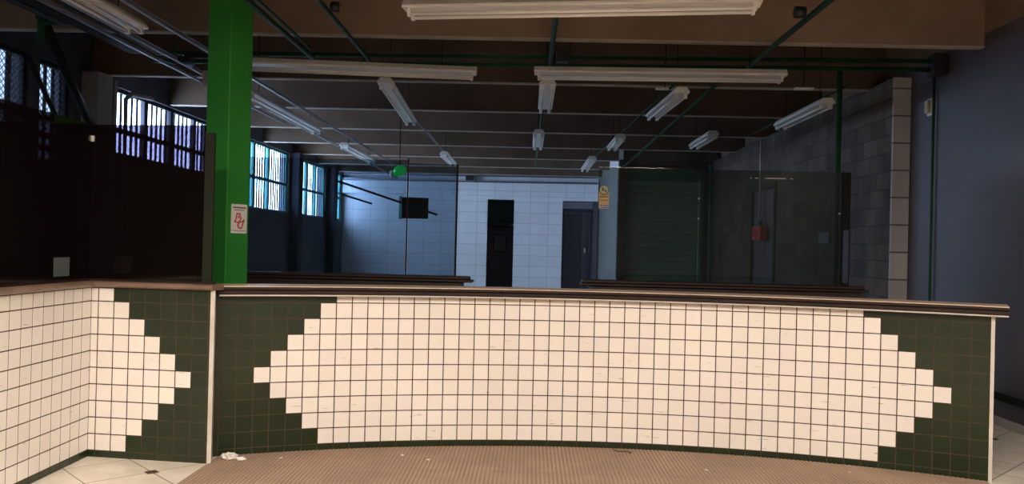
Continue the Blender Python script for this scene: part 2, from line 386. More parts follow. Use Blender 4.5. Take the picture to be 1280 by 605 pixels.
# --- wall with roller door, wall beside the passage
struct(boxes('wall_inner', [(1.93, 2.06, 18.32, YB, 0, ZC)], M['whiteblock_y']))
bm = bmesh.new()
add_box(bm, 2.02, 4.1, 18.30, 18.50, 3.02, ZC); add_box(bm, 1.93, 2.08, 18.22, 18.50, 0, 3.42); add_box(bm, 3.80, 4.1, 18.30, 18.50, 0, 3.02)
struct(obj('wall_shutter', bm, [M['block']]))
dd = sempty('door_2', (2.94, 18.36, 0))
bm = bmesh.new(); z = 0.0
while z < 2.99:                                   # curved slats
    pr = [(0.0, 0.0), (0.0, 0.012), (-0.030, 0.03), (-0.038, 0.075), (-0.030, 0.12), (0.0, 0.138), (0.0, 0.15)]
    for (o1, a1), (o2, a2) in zip(pr, pr[1:]):
        v = [bm.verts.new(c) for c in ((-0.86, o1, z+a1), (0.86, o1, z+a1), (0.86, o2, z+a2), (-0.86, o2, z+a2))]
        bm.faces.new(v)
    z += 0.150
so = obj('slat_curtain', bm, M['roller'], dd); sm = so.modifiers.new('t', 'SOLIDIFY'); sm.thickness = 0.008; sm.offset = 1
boxes('guide_rail', [(-0.88, -0.83, -0.07, 0.02, 0, 3.02), (0.80, 0.86, -0.07, 0.02, 0, 3.02)], M['inner_green'], dd)
boxes('shutter_box', [(-0.88, 0.86, -0.10, 0.02, 2.98, 3.25)], M['inner_green'], dd, bevel=0.01)

# --- right block wall with a green-framed door
bm = bmesh.new()
XB = 3.96
opn = (13.45, 14.95, 0, 2.62)
add_box(bm, XB, XB+0.18, 9.23, opn[0], 0, ZJ+0.02); add_box(bm, XB, XB+0.18, opn[0], opn[1], opn[3], ZJ+0.02); add_box(bm, XB, XB+0.18, opn[1], 18.3, 0, ZJ+0.02)
struct(obj('wall_right_rear', bm, M['block']))
struct(boxes('trim_8', [(XB, XB+0.185, 9.19, 9.23, 0, ZJ+0.02)], M['blockend']))
d3 = sempty('door_3', (XB, 14.2, 0))
boxes('frame', [(-0.03, 0.1, -0.74, -0.66, 0, 2.61), (-0.03, 0.1, 0.66, 0.74, 0, 2.61), (-0.03, 0.1, -0.66, 0.66, 2.53, 2.61)], M['greenpipe'], d3)
boxes('door_leaf', [(0.02, 0.06, -0.65, -0.01, 0.01, 2.52), (0.02, 0.06, 0.01, 0.65, 0.01, 2.52)], M['slate'], d3)

# --- right wall
struct(boxes('wall_right', [(XR, XR+0.2, YF, 9.45, 0, 3.53)], M['slate']))
struct(boxes('trim_10', [(XR, XR+0.2, YF, 18.5, 3.53, ZC)], M['joist']))
struct(boxes('trim_11', [(XR+0.002, XR+0.2, 9.45, 18.5, 0, 3.53)], M['slate']))
struct(boxes('baseboard_right', [(XR-0.02, XR, YF, 9.19, 0, 0.075)], M['skirting'], bevel=0.004))
struct(boxes('trim_12', [(XR-0.035, XR, YF, 9.19, 0.225, 0.285)], M['darkrail'], bevel=0.006))
tag(tube('wall_conduit', [(XR-0.03, 8.62, 0.0), (XR-0.03, 8.62, 3.36)], 0.014, M['greenpipe']), 'thin dark green conduit running up the slate wall near its rear corner', 'conduit')
t = thing('wall_lamp', 'small white fitting high on the slate wall beside the conduit', 'fitting', (XR, 8.74, 3.0))
boxes('back_plate', [(-0.02, 0, -0.05, 0.05, -0.07, 0.11)], M['white_metal'], t, bevel=0.008)
boxes('cover', [(-0.06, -0.02, -0.035, 0.035, -0.05, 0.09)], M['creambox'], t, bevel=0.015)

# --- joists: deep concrete ribs across the room, lower edge painted paler as if lit from the floor
for i in range(-3, 8):
    y = 7.73 + 2.13*i
    if y < YF or y > YB-0.3: continue
    bm = bmesh.new()
    add_box(bm, XL, XR, y+0.012, y+0.12, ZJ+0.012, ZC)
    # tapered lower lip
    v = [bm.verts.new(c) for c in ((XL, y, ZJ), (XR, y, ZJ), (XR, y+0.09, ZJ), (XL, y+0.09, ZJ), (XL, y, ZJ+0.014), (XR, y, ZJ+0.014), (XR, y+0.13, ZJ+0.03), (XL, y+0.13, ZJ+0.03))]
    for f in ((0, 3, 2, 1), (4, 5, 6, 7), (0, 1, 5, 4), (2, 3, 7, 6), (0, 4, 7, 3), (1, 2, 6, 5)):
        bm.faces.new([v[k] for k in f]).material_index = 1
    struct(obj('trim_%d' % (20+i), bm, [M['joist'] if i <= 0 else M['joist_shaded'], M['joist_lit_edge']]))

# ================================================================ COUNTERS
P = 0.11; B0 = 0.0442
X0, Y0, TH, KA = 0.48948, 6.11192, -0.0101229, -0.168158
def arc(s):
    return Vector((X0+(math.sin(TH+KA*s)-math.sin(TH))/KA, Y0-(math.cos(TH+KA*s)-math.cos(TH))/KA))
def arcn(s):                       # normal toward the customer side
    a = TH+KA*s; return Vector((math.sin(a), -math.cos(a)))
def tile_panel(name, parent, u0, u1, white, pos, nor, pitch=P, sub=1):
    """tiles over rows 1..10 (top to bottom) plus a green base strip; u may start and end on a part tile"""
    bm = bmesh.new(); col = bm.loops.layers.float_color.new('tile_tone'); g = 0.0031; T = 0.0018
    us = [u0] + [k for k in range(math.ceil(u0+1e-6), math.ceil(u1-1e-6))] + [u1]
    def face(vs, mi, tone):
        f = bm.faces.new(vs); f.material_index = mi
        for l in f.loops: l[col] = tone
    for a, b in zip(us, us[1:]):
        ca, cb = a*pitch, b*pitch
        ga = g
        for row in range(0, 11):                       # row 0 = base strip
            if row == 0: z0, z1 = 0.0, B0
            else: z0 = B0+(row-1)*P; z1 = min(z0+P, 1.125)
            r = 11-row                                  # 1 = top
            mi = 1 if row == 0 else (0 if white(math.floor(a+1e-6), r) else 1)
            t = 1-random.random()*0.06 if mi == 0 else 1-random.random()*0.16
            tone = (t, t*(1-random.random()*0.025), t*(1-random.random()*0.03), 1) if mi == 0 else (t*(0.92+0.16*random.random()), t, t, 1)
            o = []; q = []
            for (s, zz) in ((ca+ga, z0+g), (cb-ga, z0+g), (cb-ga, z1-g), (ca+ga, z1-g)):
                p = pos(s); n = nor(s); q.append(bm.verts.new((p.x, p.y, zz)))
            for (s, zz) in ((ca+ga+.0012, z0+g+.0012), (cb-ga-.0012, z0+g+.0012), (cb-ga-.0012, z1-g-.0012), (ca+ga+.0012, z1-g-.0012)):
                p = pos(s); n = nor(s); o.append(bm.verts.new((p.x+n.x*T, p.y+n.y*T, zz)))
            face(o, mi, tone)
            for k in range(4): face((q[k], q[(k+1) % 4], o[(k+1) % 4], o[k]), mi, tone)
        # grout sheet behind (thin slab so it reads as the mortar bed)
        p0, p1, n0, n1 = pos(ca), pos(cb), nor(ca), nor(cb)
        e = 0.0004
        v = [bm.verts.new(c) for c in ((p0.x+n0.x*e, p0.y+n0.y*e, 0), (p1.x+n1.x*e, p1.y+n1.y*e, 0), (p1.x+n1.x*e, p1.y+n1.y*e, 1.125), (p0.x+n0.x*e, p0.y+n0.y*e, 1.125))]
        face(v, 2, (1, 1, 1, 1))
    return obj(name, bm, [M['white_tile'], M['green_tile'], M['grout']], parent)

# ---- main curved counter
mc = thing('service_counter', 'long curved counter faced with white and dark green square tiles under a tan top', 'counter', (0, 0, 0))
UA, UB = -2.25, 46.0
off = 22*P
main_white = lambda u, r: abs(r-6) <= u < 44-abs(r-6)
tile_panel('tiled_front', mc, UA, UB, main_white, lambda s: arc(s-off), lambda s: arcn(s-off))
sA, sB = UA*P-off, UB*P-off
NS = 60
def path(s0, s1, n=NS): return [(arc(s0+(s1-s0)*k/n), arcn(s0+(s1-s0)*k/n)) for k in range(n+1)]
bm = bmesh.new(); sweep(bm, path(sA, sB), [(0.0, 0), (0.0, 1.085), (-0.20, 1.085), (-0.20, 0)])
obj('body', bm, M['body'], mc)
bm = bmesh.new(); sweep(bm, path(sA+0.0, sB+0.10), [(0.052, 1.094), (0.060, 1.102), (0.060, 1.118), (0.053, 1.124), (0.062, 1.130), (0.062, 1.142), (0.056, 1.148), (-0.262, 1.148), (-0.268, 1.142), (-0.268, 1.094)])
obj('counter_edge', bm, M['wood_edge'], mc, label='dark wooden counter edge')
bm = bmesh.new(); sweep(bm, path(sA, sB+0.098), [(0.0615, 1.146), (0.061, 1.151), (0.056, 1.1525), (-0.260, 1.1525), (-0.262, 1.148)])
obj('counter_top', bm, M['wood_top'], mc, label='tan counter top')
bm = bmesh.new(); sweep(bm, path(sA+0.01, sB+0.095), [(0.058, 1.083), (0.062, 1.087), (0.062, 1.092), (0.058, 1.094), (0.0, 1.094), (0.0, 1.083)])
obj('edge_trim', bm, M['alu'], mc, label='pale metal trim line')
pe, ne = arc(sB), arcn(sB); te = Vector((-ne.y, ne.x))
bm = bmesh.new()
v = [(pe+ne*0.008), (pe+ne*0.008+te*0.022), (pe-ne*0.20+te*0.022), (pe-ne*0.20)]
lo = [bm.verts.new((c.x, c.y, 0)) for c in v]; hi = [bm.verts.new((c.x, c.y, 1.083)) for c in v]
bm.faces.new(lo); bm.faces.new(hi)
for k in range(4): bm.faces.new((lo[k], lo[(k+1) % 4], hi[(k+1) % 4], hi[k]))
obj('corner_trim', bm, M['alu'], mc, label='worn pale metal corner strip')

# ---- left angled counter
lc = thing('tiled_partition', 'angled half-height counter at the left in white tiles with green corner', 'counter', (0, 0, 0))
CO = Vector((-2.905, 5.462)); EN = Vector((-2.062, 5.372)); SD = Vector((-2.875, 2.2))
ed = (EN-CO); eL = ed.length; ed.normalize(); en = Vector((ed.y, -ed.x))
end_white = lambda u, r: u < 6-abs(r-6)
pit = eL/7.66
tile_panel('tiled_end', lc, -0.48, 7.18, end_white, lambda s: CO+ed*(s+0.48*pit), lambda s: en, pit)
sd = (CO-SD); sL = sd.length; sd.normalize(); sn = Vector((sd.y, -sd.x))
tile_panel('tiled_side', lc, -sL/P, 0.0, lambda u, r: True, lambda s: CO+sd*s, lambda s: sn)
bm = bmesh.new()
def plan_prism(bm, pts, z0, z1, mi=0):
    lo = [bm.verts.new((p[0], p[1], z0)) for p in pts]; hi = [bm.verts.new((p[0], p[1], z1)) for p in pts]
    bm.faces.new(lo[::-1]).material_index = mi; bm.faces.new(hi).material_index = mi; n = len(pts)
    for k in range(n): bm.faces.new((lo[k], lo[(k+1) % n], hi[(k+1) % n], hi[k])).material_index = mi
SB = SD-sn*0.2; CB = CO-sn*0.2-en*0.2; EB = EN-en*0.12-ed*0.12
plan_prism(bm, [SD, CO, EN-ed*0.004, EB, CB, SB], 0, 1.125)
obj('body', bm, M['body'], lc)
# ledge with rounded nose
bm = bmesh.new()
bis = (sn+en); bis = bis/(1+sn.dot(en))
pth = [(SD, sn), (CO, bis), (EN+ed*0.02, en)]
sweep(bm, pth, [(0.022, 1.128), (0.036, 1.136), (0.041, 1.147), (0.036, 1.158), (0.022, 1.166), (-0.12, 1.166), (-0.12, 1.128)])
obj('ledge', bm, M['ledge'], lc, label='brown rounded wooden ledge')
# metal corner strip between the two counters
bm = bmesh.new(); q0 = EN+en*0.008
plan_prism(bm, [q0-ed*0.004, q0+ed*0.026, Vector((-2.108, 5.575)), Vector((-2.13, 5.57))], 0, 1.128)
obj('corner_trim', bm, M['alu'], lc, label='pale metal corner strip')

# ---- dark glass screen on the left counter
def pane(name, a, b, z0, z1, th, m, parent):
    d_ = (b-a).normalized(); n_ = Vector((d_.y, -d_.x))*th/2
    bm = bmesh.new(); plan_prism(bm, [a-n_, b-n_, b+n_, a+n_], z0, z1); return obj(name, bm, m, parent)
gs = thing('glass_screen', 'dark tinted glass screen standing on the left angled counter', 'glass screen', (0, 0, 0))
G0 = SD-sn*0.06; G1 = CO-bis*0.06; G2 = EN-en*0.06-ed*0.015
ZG = 2.215
pane('glass_pane', G0, G1, 1.166, ZG, 0.008, M['glass_dark'], gs)
pane('glass_pane', G1, G2-ed*0.085, 1.166, ZG, 0.008, M['glass_dark'], gs)
# free edge fin, seen edge on as a green band
pane('edge_strip', G2-ed*0.085, G2-ed*0.02, 1.166, ZG-0.05, 0.016, M['glass_edge'], gs)
bm = bmesh.new()
for k in range(2):
    a, b = ((G0, G1), (G1, G2))[k]; d_ = (b-a).normalized(); n_ = Vector((d_.y, -d_.x))
    plan_prism(bm, [a-n_*0.012, b-n_*0.012, b+n_*0.012, a+n_*0.012], 1.160, 1.180)
obj('sill_channel', bm, M['wood_edge'], gs)
boxes('clip', [(G1.x-0.022, G1.x+0.022, G1.y-0.02, G1.y+0.015, 2.10, 2.14)], M['alu'], gs, bevel=0.004, label='small metal glass clip')
def sticker_on(a, b, s0, s1, z0, z1, offn, m, name='sticker'):
    d_ = (b-a).normalized(); n_ = Vector((d_.y, -d_.x)); bm = bmesh.new()
    p = a+d_*s0+n_*offn; r = a+d_*s1+n_*offn
    plan_prism(bm, [p, r, r+n_*0.0015, p+n_*0.0015], z0, z1); return obj(name, bm, m)
dG = (G1-G0).length
tag(sticker_on(G0, G1, dG-0.425, dG-0.245, 1.205, 1.325, 0.0045, M['filmgrey'], 'paper_note'), 'small grey square paper stuck low on the dark left glass', 'paper note')

# ---- second row of counters behind
def rear_counter(label, x0, x1, y, x_body0, x_body1):
    t = thing('rear_counter', label, 'counter', ((x0+x1)/2, y+0.2, 0)); cx = (x0+x1)/2
    boxes('body', [(x_body0-cx, x_body1-cx, -0.16, -0.02, 0, 1.09)], M['redwood'], t)
    boxes('counter_top', [(x0-cx, x1-cx, -0.2, 0.01, 1.09, 1.115)], M['redwood'], t, bevel=0.008)
    boxes('top_lip', [(x0-cx+0.01, x1-cx-0.03, -0.185, 0.0, 1.115, 1.148)], M['redwood'], t, bevel=0.012)
    return t
rear_counter('dark red wooden counter edge behind the main one, left of the passage', -3.4, -0.56, 8.27, -3.35, -0.66)
rear_counter('dark red wooden counter edge behind the main one, right of the passage', 0.52, 3.36, 8.27, 0.62, 3.3)
gl = thing('glass_screen', 'clear bluish glass screen on the rear counter beside the passage on its left', 'glass screen', (-2.0, 8.4, 1.148))
def lp(name, x0, x1, z1, m, par, y=8.4, th=0.008):
    L0 = par.location; return boxes(name, [(x0-L0.x, x1-L0.x, -th/2, th/2, 0, z1-L0.z)], m, par)
lp('glass_pane', -3.3, -1.262, 2.31, M['glass_blue'], gl)
lp('glass_pane', -1.238, -0.755, 2.28, M['glass_blue'], gl)
boxes('upright', [(-1.257+2.0, -1.243+2.0, -0.012, 0.012, 0, 2.33-1.148)], M['darkrail'], gl)
boxes('glass_edge', [(-0.758+2.0, -0.738+2.0, -0.007, 0.007, 0, 2.28-1.148)], M['darkrail'], gl)
boxes('top_rail', [(-1.45+2, -1.24+2, -0.006, 0.006, 2.318-1.148, 2.333-1.148)], M['greypipe'], gl)
gr = thing('glass_screen', 'greenish glass screen on the rear counter in front of the roller shutter', 'glass screen', (2.0, 8.4, 1.148))
lp('glass_pane', 0.68, 1.69, 2.29, M['glass_green'], gr)
lp('glass_pane', 1.694, 3.12, 2.285, M['glass_green'], gr)
boxes('end_post', [(3.12-2, 3.205-2, -0.02, 0.02, 0, 2.285-1.148)], M['darkrail'], gr, bevel=0.003)
boxes('reflection_strip', [(3.135-2, 3.19-2, -0.026, -0.021, 0.03, 0.56)], M['blue_glint'], gr, label='blue-grey reflection modelled as a strip on the end post')  # reflection in the glass, modelled as a coloured strip
for (x, z) in ((1.692, 1.99), (1.692, 1.79), (3.10, 1.87)):
    bm = bmesh.new(); add_tube(bm, [(x-2, -0.012, z-1.148), (x-2, 0.012, z-1.148)], 0.008, 12); obj('glass_stud', bm, M['alu'], gr)
for b_ in [(2.35-2, 2.56-2, -0.008, -0.004, 2.205-1.148, 2.214-1.148), (2.60-2, 2.63-2, -0.008, -0.004, 2.205-1.148, 2.212-1.148), (2.20-2, 2.22-2, -0.008, -0.004, 2.205-1.148, 2.212-1.148), (2.25-2, 2.28-2, -0.008, -0.004, 2.205-1.148, 2.212-1.148)]: boxes('reflection_glint', [b_], M['alu'], gr)  # lamp reflections in the pane, built as pale strips
# yellow round-topped certificate sticker on the glass
cs = thing('certificate_sticker', 'yellow round-topped sticker on the glass at the right of the passage', 'sticker', (0.735, 8.39, 1.88))
Y_ = -0.004
boxes('sticker_body', [(-0.048, 0.052, Y_, 0.001, 0.03, 0.155)], M['yellow'], cs)
boxes('sticker_foot', [(-0.048, 0.052, Y_, 0.001, -0.015, 0.03)], M['lilac'], cs)
bm = bmesh.new(); add_tube(bm, [(0.002, 0.001, 0.175), (0.002, Y_-0.001, 0.175)], 0.042, 28); obj('emblem', bm, M['cream'], cs)
bm = bmesh.new()
for k in range(14):                                  # dark crescent under the emblem
    a0 = PI*(1.05+0.9*k/14); a1 = PI*(1.05+0.9*(k+1)/14)
    v = [bm.verts.new((0.002+r_*math.cos(a), Y_-0.002, 0.175+r_*math.sin(a))) for r_, a in ((0.042, a0), (0.052, a0), (0.052, a1), (0.042, a1))]
    bm.faces.new(v)
o = obj('dark_crescent', bm, M['ink'], cs); o.modifiers.new('s', 'SOLIDIFY').thickness = 0.001
for b_ in [(-0.036, -0.012, Y_-0.002, Y_, 0.100, 0.112), (-0.006, 0.014, Y_-0.002, Y_, 0.100, 0.112), (0.020, 0.040, Y_-0.002, Y_, 0.100, 0.112),
                (-0.036, -0.022, Y_-0.002, Y_, 0.066, 0.074), (-0.014, 0.004, Y_-0.002, Y_, 0.066, 0.074), (0.012, 0.038, Y_-0.002, Y_, 0.066, 0.074),
                (-0.03, -0.016, Y_-0.002, Y_, 0.012, 0.022), (-0.008, 0.008, Y_-0.002, Y_, 0.012, 0.022), (0.014, 0.036, Y_-0.002, Y_, 0.012, 0.022), (-0.034, 0.04, Y_-0.002, Y_, -0.008, -0.002)]: boxes('printed_mark', [b_], M['ink'], cs)
for b_ in [(-0.02, 0.0, Y_-0.003, Y_-0.001, 0.165, 0.195), (0.008, 0.026, Y_-0.003, Y_-0.001, 0.155, 0.175)]: boxes('emblem_mark', [b_], M['ink'], cs)

# ---- green column with notice
gc = thing('steel_column', 'bright green square steel column rising behind the counter', 'column', (-2.36, 6.40, 0), math.radians(45+20.2))
h_ = 0.117
bm = bmesh.new(); add_box(bm, -h_, h_, -h_, h_, 0, ZC-0.0); obj('shaft', bm, M['greencol'], gc, bevel=0.006)
bm = bmesh.new(); add_box(bm, -h_-0.04, h_+0.04, -h_-0.04, h_+0.04, 0, 0.015); obj('base_plate', bm, M['greencol'], gc)
# notice is fixed on the column's right-hand face (local frame of that face)
ns = thing('notice_sign', 'white portrait notice with red outline emblem on the green column', 'sign', (0, 0, 0))
ca = math.radians(45+20.2)
# faces of the rotated box whose outward normals point to the camera-right and camera-left
fn = Vector((math.cos(ca-PI/2), math.sin(ca-PI/2))); fd = Vector((-fn.y, fn.x))     # outward normal, direction along face to the right
ctr = Vector((-2.36, 6.40)) + fn*(h_+0.001)
ns.location = (ctr.x+fd.x*0.012, ctr.y+fd.y*0.012, 1.625)
ns.rotation_euler = (0, 0, math.atan2(fd.y, fd.x))
boxes('plate', [(-0.082, 0.082, -0.003, 0.001, -0.112, 0.112)], M['paper'], ns)
for b_ in [(-0.066, 0.068, -0.0045, -0.003, 0.080, 0.092), (-0.055, 0.052, -0.0045, -0.003, 0.064, 0.070), (-0.072, 0.072, -0.0045, -0.003, -0.094, -0.090)]: boxes('text_line', [b_], M['ink'], ns)
def ribbon(bm, pts, w_, y0, y1, closed=True):
    n = len(pts); rng = range(n if closed else n-1)
    for i in rng:
        a = Vector(pts[i]); b = Vector(pts[(i+1) % n]); d_ = (b-a).normalized(); q = Vector((-d_.y, d_.x))*w_/2
        a = a-d_*w_*0.3; b = b+d_*w_*0.3
        c = [a-q, b-q, b+q, a+q]
        lo = [bm.verts.new((v.x, y0, v.y)) for v in c]; hi = [bm.verts.new((v.x, y1, v.y)) for v in c]
        bm.faces.new(lo); bm.faces.new(hi)
        for k in range(4): bm.faces.new((lo[k], lo[(k+1) % 4], hi[(k+1) % 4], hi[k]))
def sg(x, y): return ((x-268)/100*0.084, (300-y)/190*0.112)
bm = bmesh.new()
ribbon(bm, [sg(238, 232), sg(275, 236), sg(287, 300), sg(262, 350), sg(208, 338), sg(224, 318)], 0.010, -0.006, -0.003)
ribbon(bm, [sg(270, 345), sg(302, 338), sg(328, 312), sg(312, 370), sg(296, 424), sg(262, 418), sg(248, 385)], 0.010, -0.0065, -0.003)
ribbon(bm, [sg(248, 290), sg(258, 262), sg(268, 290)], 0.006, -0.006, -0.003, False)
obj('red_emblem', bm, M['redink'], ns)

# ================================================================ CEILING FIXTURES
def light_fixture(label, loc, rz, L, lit=False, group='fluorescent battens under the joists'):
    t = thing('batten_light', label, 'ceiling light', loc, rz, group)
    h = L/2
    bm = bmesh.new()                               # housing: shallow trough, narrower on top
    pr = [(-0.085, 0.0), (-0.085, 0.018), (-0.05, 0.062), (0.05, 0.062), (0.085, 0.018), (0.085, 0.0)]
    a = [bm.verts.new((-h, y, z)) for y, z in pr]; b = [bm.verts.new((h, y, z)) for y, z in pr]
    bm.faces.new(a[::-1]); bm.faces.new(b)
    for k in range(6): bm.faces.new((a[k], a[(k+1) % 6], b[(k+1) % 6], b[k]))
    obj('housing', bm, M['white_metal'], t)
    for s in (-1, 1):
        for q in (-1, 1): boxes('lamp_holder', [(s*(h-0.045)-0.012, s*(h-0.045)+0.012, q*0.05-0.02, q*0.05+0.02, -0.054, 0.0)], M['white_metal'], t, bevel=0.003)
        tube('suspension_rod', [(s*h*0.72, 0, 0.06), (s*h*0.72, 0, ZC-loc[2]-(0.07 if (L > 2 and not lit) else 0.03))], 0.004, M['darkrail'], t, 6)
    for s in (-1, 1):
        bm = bmesh.new(); add_tube(bm, [(-h+0.058, s*0.05, -0.037), (h-0.058, s*0.05, -0.037)], 0.013, 12)
        obj('lamp_tube', bm, LIT if lit else M['tube'], t)
    return t
LIT = bpy.data.materials.new('lit_lamp_tube'); LIT.use_nodes = True
eb = LIT.node_tree.nodes['Principled BSDF']; eb.inputs['Emission Color'].default_value = LAMP_COL+(1,); eb.inputs['Emission Strength'].default_value = 6
fix = light_fixture('long white batten light nearest the camera at the top centre', (0.285, 5.60, 3.085), -0.127, 2.40)
rows = [
 ('long white batten light on the right half of the second cross row', (1.205, 8.02, 3.145), -0.03, 2.40),
 ('long white batten light of the second cross row, partly behind the green column', (-1.745, 7.87, 3.115), 0.10, 2.40)]
for lb, loc, rz, _L in rows: copy_thing(fix, loc, rz, lb)
short = light_fixture('white lengthwise batten light nearest the top, third from the left wall', (0.145, 9.25, 3.125), PI/2, 1.55)
lrow = [
 ('white lengthwise batten light left of centre, larger and nearer one of its line', (-1.60, 9.95, 3.125), PI/2+0.045, 2.75),
 ('small far white batten light left of centre, at the rear end of its line', (-1.62, 16.2, 3.125), PI/2, 1.8),
 ('small far white batten light in the centre line behind the nearer one', (0.095, 13.0, 3.125), PI/2, 1.7),
 ('white lengthwise batten light right of centre with its end facing the camera', (1.53, 9.6, 3.125), PI/2+0.04, 1.65),
 ('small white batten light right of centre, second of its line', (1.32, 13.1, 3.125), PI/2, 1.3),
 ('smallest white batten light right of centre, farthest of its line', (1.13, 16.6, 3.125), PI/2, 2.1),
 ('white batten light hung by the dark block wall at the far right', (3.25, 10.1, 3.125), PI/2, 1.75),
 ('small white batten light behind the far right one, over the roller shutter', (2.58, 12.6, 3.125), PI/2, 1.4),
 ('broad white batten light on the left tray line at the top left corner', (-3.20, 5.45, 3.14), PI/2, 2.35),
 ('bluish batten light on the left tray line just right of the green column', (-3.28, 11.0, 3.14), PI/2, 3.2),
 ('bluish batten light on the left tray line, farther towards the back wall', (-3.28, 15.7, 3.14), PI/2, 2.6)]
for lb, loc, rz, L in lrow:
    t = copy_thing(short, loc, rz, lb)
    k = L/1.55
    for ch in [o for o in bpy.data.objects if o.parent is t]: ch.scale = (k, 1, 1)
# lit row over the public side, above and behind the camera: the room's working lamps
for i, (x, y) in enumerate(((-2.2, 2.3), (0.3, 2.3), (2.8, 2.3), (-1.0, 0.35), (1.6, 0.35))):
    t = light_fixture('lit batten light over the public side, %s' % ('left of the front row', 'middle of the front row', 'right of the front row', 'left of the entrance row', 'right of the entrance row')[i], (x, y, 3.14), 0, 2.40, lit=True, group='lit battens over the public side')
    ld = bpy.data.lights.new('batten_lamp', 'AREA'); ld.shape = 'RECTANGLE'; ld.size = 2.2; ld.size_y = 0.16
    ld.energy = LAMP_POWER; ld.color = LAMP_COL
    lo_ = bpy.data.objects.new('batten_lamp', ld); C.objects.link(lo_); lo_.parent = t; lo_.location = (0, 0, -0.05)
# portals for the daylight
for i, (a, b, za, zb) in enumerate(WIN):
    ld = bpy.data.lights.new('window_portal', 'AREA'); ld.shape = 'RECTANGLE'; ld.size = zb-za; ld.size_y = b-a
    ld.cycles.is_portal = True
    lo_ = bpy.data.objects.new('window_portal', ld); C.objects.link(lo_)
    lo_.location = (XL-0.23, (a+b)/2, (za+zb)/2); lo_.rotation_euler = (0, -PI/2, 0)

# ---- green rail frame above the inner counters
rf = thing('pipe_rail', 'double green horizontal pipe rail crossing above the rear counters', 'pipe rail', (0, 8.45, 3.30))
for z in (0.0, 0.085): tube('rail_pipe', [(-3.9, 0, z-0.02), (3.99, 0, z+0.045)], 0.023, M['greenpipe'], rf)
for x in (-3.7, -1.74, 0.2, 2.22): tube('hanger', [(x, 0, -0.05), (x, 0, 0.14)], 0.018, M['greenpipe'], rf)
tag(boxes('junction_box', [(4.0, 4.13, 8.37, 8.53, 3.28, 3.50)], M['black'], bevel=0.01), 'black box where the green pipe rail meets the right wall', 'junction box')
tag(tube('standpipe', [(3.12, 8.52, 0), (3.12, 8.52, 3.33)], 0.026, M['greenpipe'], seg=14), 'green vertical pipe from the rail down behind the right glass', 'pipe')
# conduits running in depth
def depth_pipe(label, pts, r=0.02, m='greenpipe', clamps=()):
    t = thing('ceiling_conduit', label, 'conduit', pts[0]); p0 = Vector(pts[0])
    tube('pipe', [Vector(p)-p0 for p in pts], r, M[m], t)
    for y in clamps:
        boxes('clamp', [(-r*1.8+pts[0][0]-p0.x, r*1.8, y-p0.y-0.03, y-p0.y+0.03, pts[0][2]-p0.z-r*1.5, pts[0][2]-p0.z+r*2.2)], M['black'], t, bevel=0.005)
    return t
depth_pipe('green conduit at the top just right of the green column, left pipe of the pair', [(-2.13, YF, 3.24), (-2.14, 8.42, 3.24)], 0.024)
depth_pipe('green conduit at the top just right of the green column, right pipe of the pair', [(-2.03, YF, 3.24), (-2.06, 7.6, 3.24)], 0.014)
depth_pipe('green conduit at the top left of centre, meeting the rail', [(-1.66, YF, 3.32), (-1.67, 8.42, 3.32)], 0.02)
depth_pipe('green conduit at the top centre under the nearest batten light', [(0.165, YF, 3.32), (0.165, 8.42, 3.32)], 0.024)
depth_pipe('green conduit at the top right of centre slanting towards the rail', [(2.15, YF, 3.32), (2.15, 8.42, 3.32)], 0.024)
bm = bmesh.new(); add_tube(bm, [(2.02, 6.5, 3.34), (2.10, 6.5, 3.34)], 0.045, 18)
tag(obj('junction_box', bm, M['black']), 'round black box on the green conduit at the top right', 'junction box')
bm = bmesh.new(); add_tube(bm, [(-1.62, 6.55, 3.33), (-1.56, 6.55, 3.33)], 0.04, 18)
tag(obj('junction_box', bm, M['black']), 'round black box on the green conduit at the top left of centre', 'junction box')
tag(boxes('junction_box', [(0.22, 0.34, 8.18, 8.30, 3.30, 3.42)], M['black'], bevel=0.01), 'small black square box by the central conduit above the rail', 'junction box')
depth_pipe('thin conduit carrying the batten lights left of centre', [(-1.62, 8.48, 3.21), (-1.66, 17.6, 3.21)], 0.016, 'greypipe')
depth_pipe('thin conduit carrying the central line of batten lights', [(0.14, 8.48, 3.21), (0.08, 17.6, 3.21)], 0.016, 'greenpipe')
depth_pipe('dark green conduit slanting right of centre towards the roller shutter', [(2.02, 8.48, 3.31), (2.02, 18.2, 3.26)], 0.022)
depth_pipe('conduit carrying the far right batten light', [(3.25, 8.48, 3.21), (3.25, 12.6, 3.21)], 0.012)
depth_pipe('thin conduit carrying the batten lights right of centre', [(1.50, 8.48, 3.215), (1.15, 17.5, 3.215)], 0.012)
# left tray: pair of long pipes
depth_pipe('long grey conduit of the left tray line, upper right one', [(-3.08, YF, 3.245), (-3.10, 18.6, 3.245)], 0.022, 'greypipe', (8.4,))
depth_pipe('long grey conduit of the left tray line, lower left one', [(-3.34, YF, 3.165), (-3.48, 21.5, 3.165)], 0.020, 'greypipe')
depth_pipe('third grey conduit left of the left tray line', [(-3.56, YF, 3.165), (-3.60, 12.0, 3.165)], 0.016, 'greypipe')
tag(boxes('cable_tray', [(-3.47, -3.39, YF, 7.5, 3.15, 3.185)], M['darkrail']), 'flat dark cable tray beside the grey conduits at the top left', 'cable tray')
tag(boxes('cable_tray', [(-3.74, -3.63, YF, 7.6, 3.16, 3.20)], M['darkrail']), 'second flat dark cable tray nearer the windows at the top left', 'cable tray')
depth_pipe('fourth dark conduit left of the tray line ending at the diagonal brace', [(-3.97, YF, 3.27), (-4.0, 6.95, 3.27)], 0.04, 'darkrail')
brace = thing('pipe_brace', 'dark diagonal steel brace at the upper left in front of the windows', 'brace', (-4.22, 7.0, 3.30))
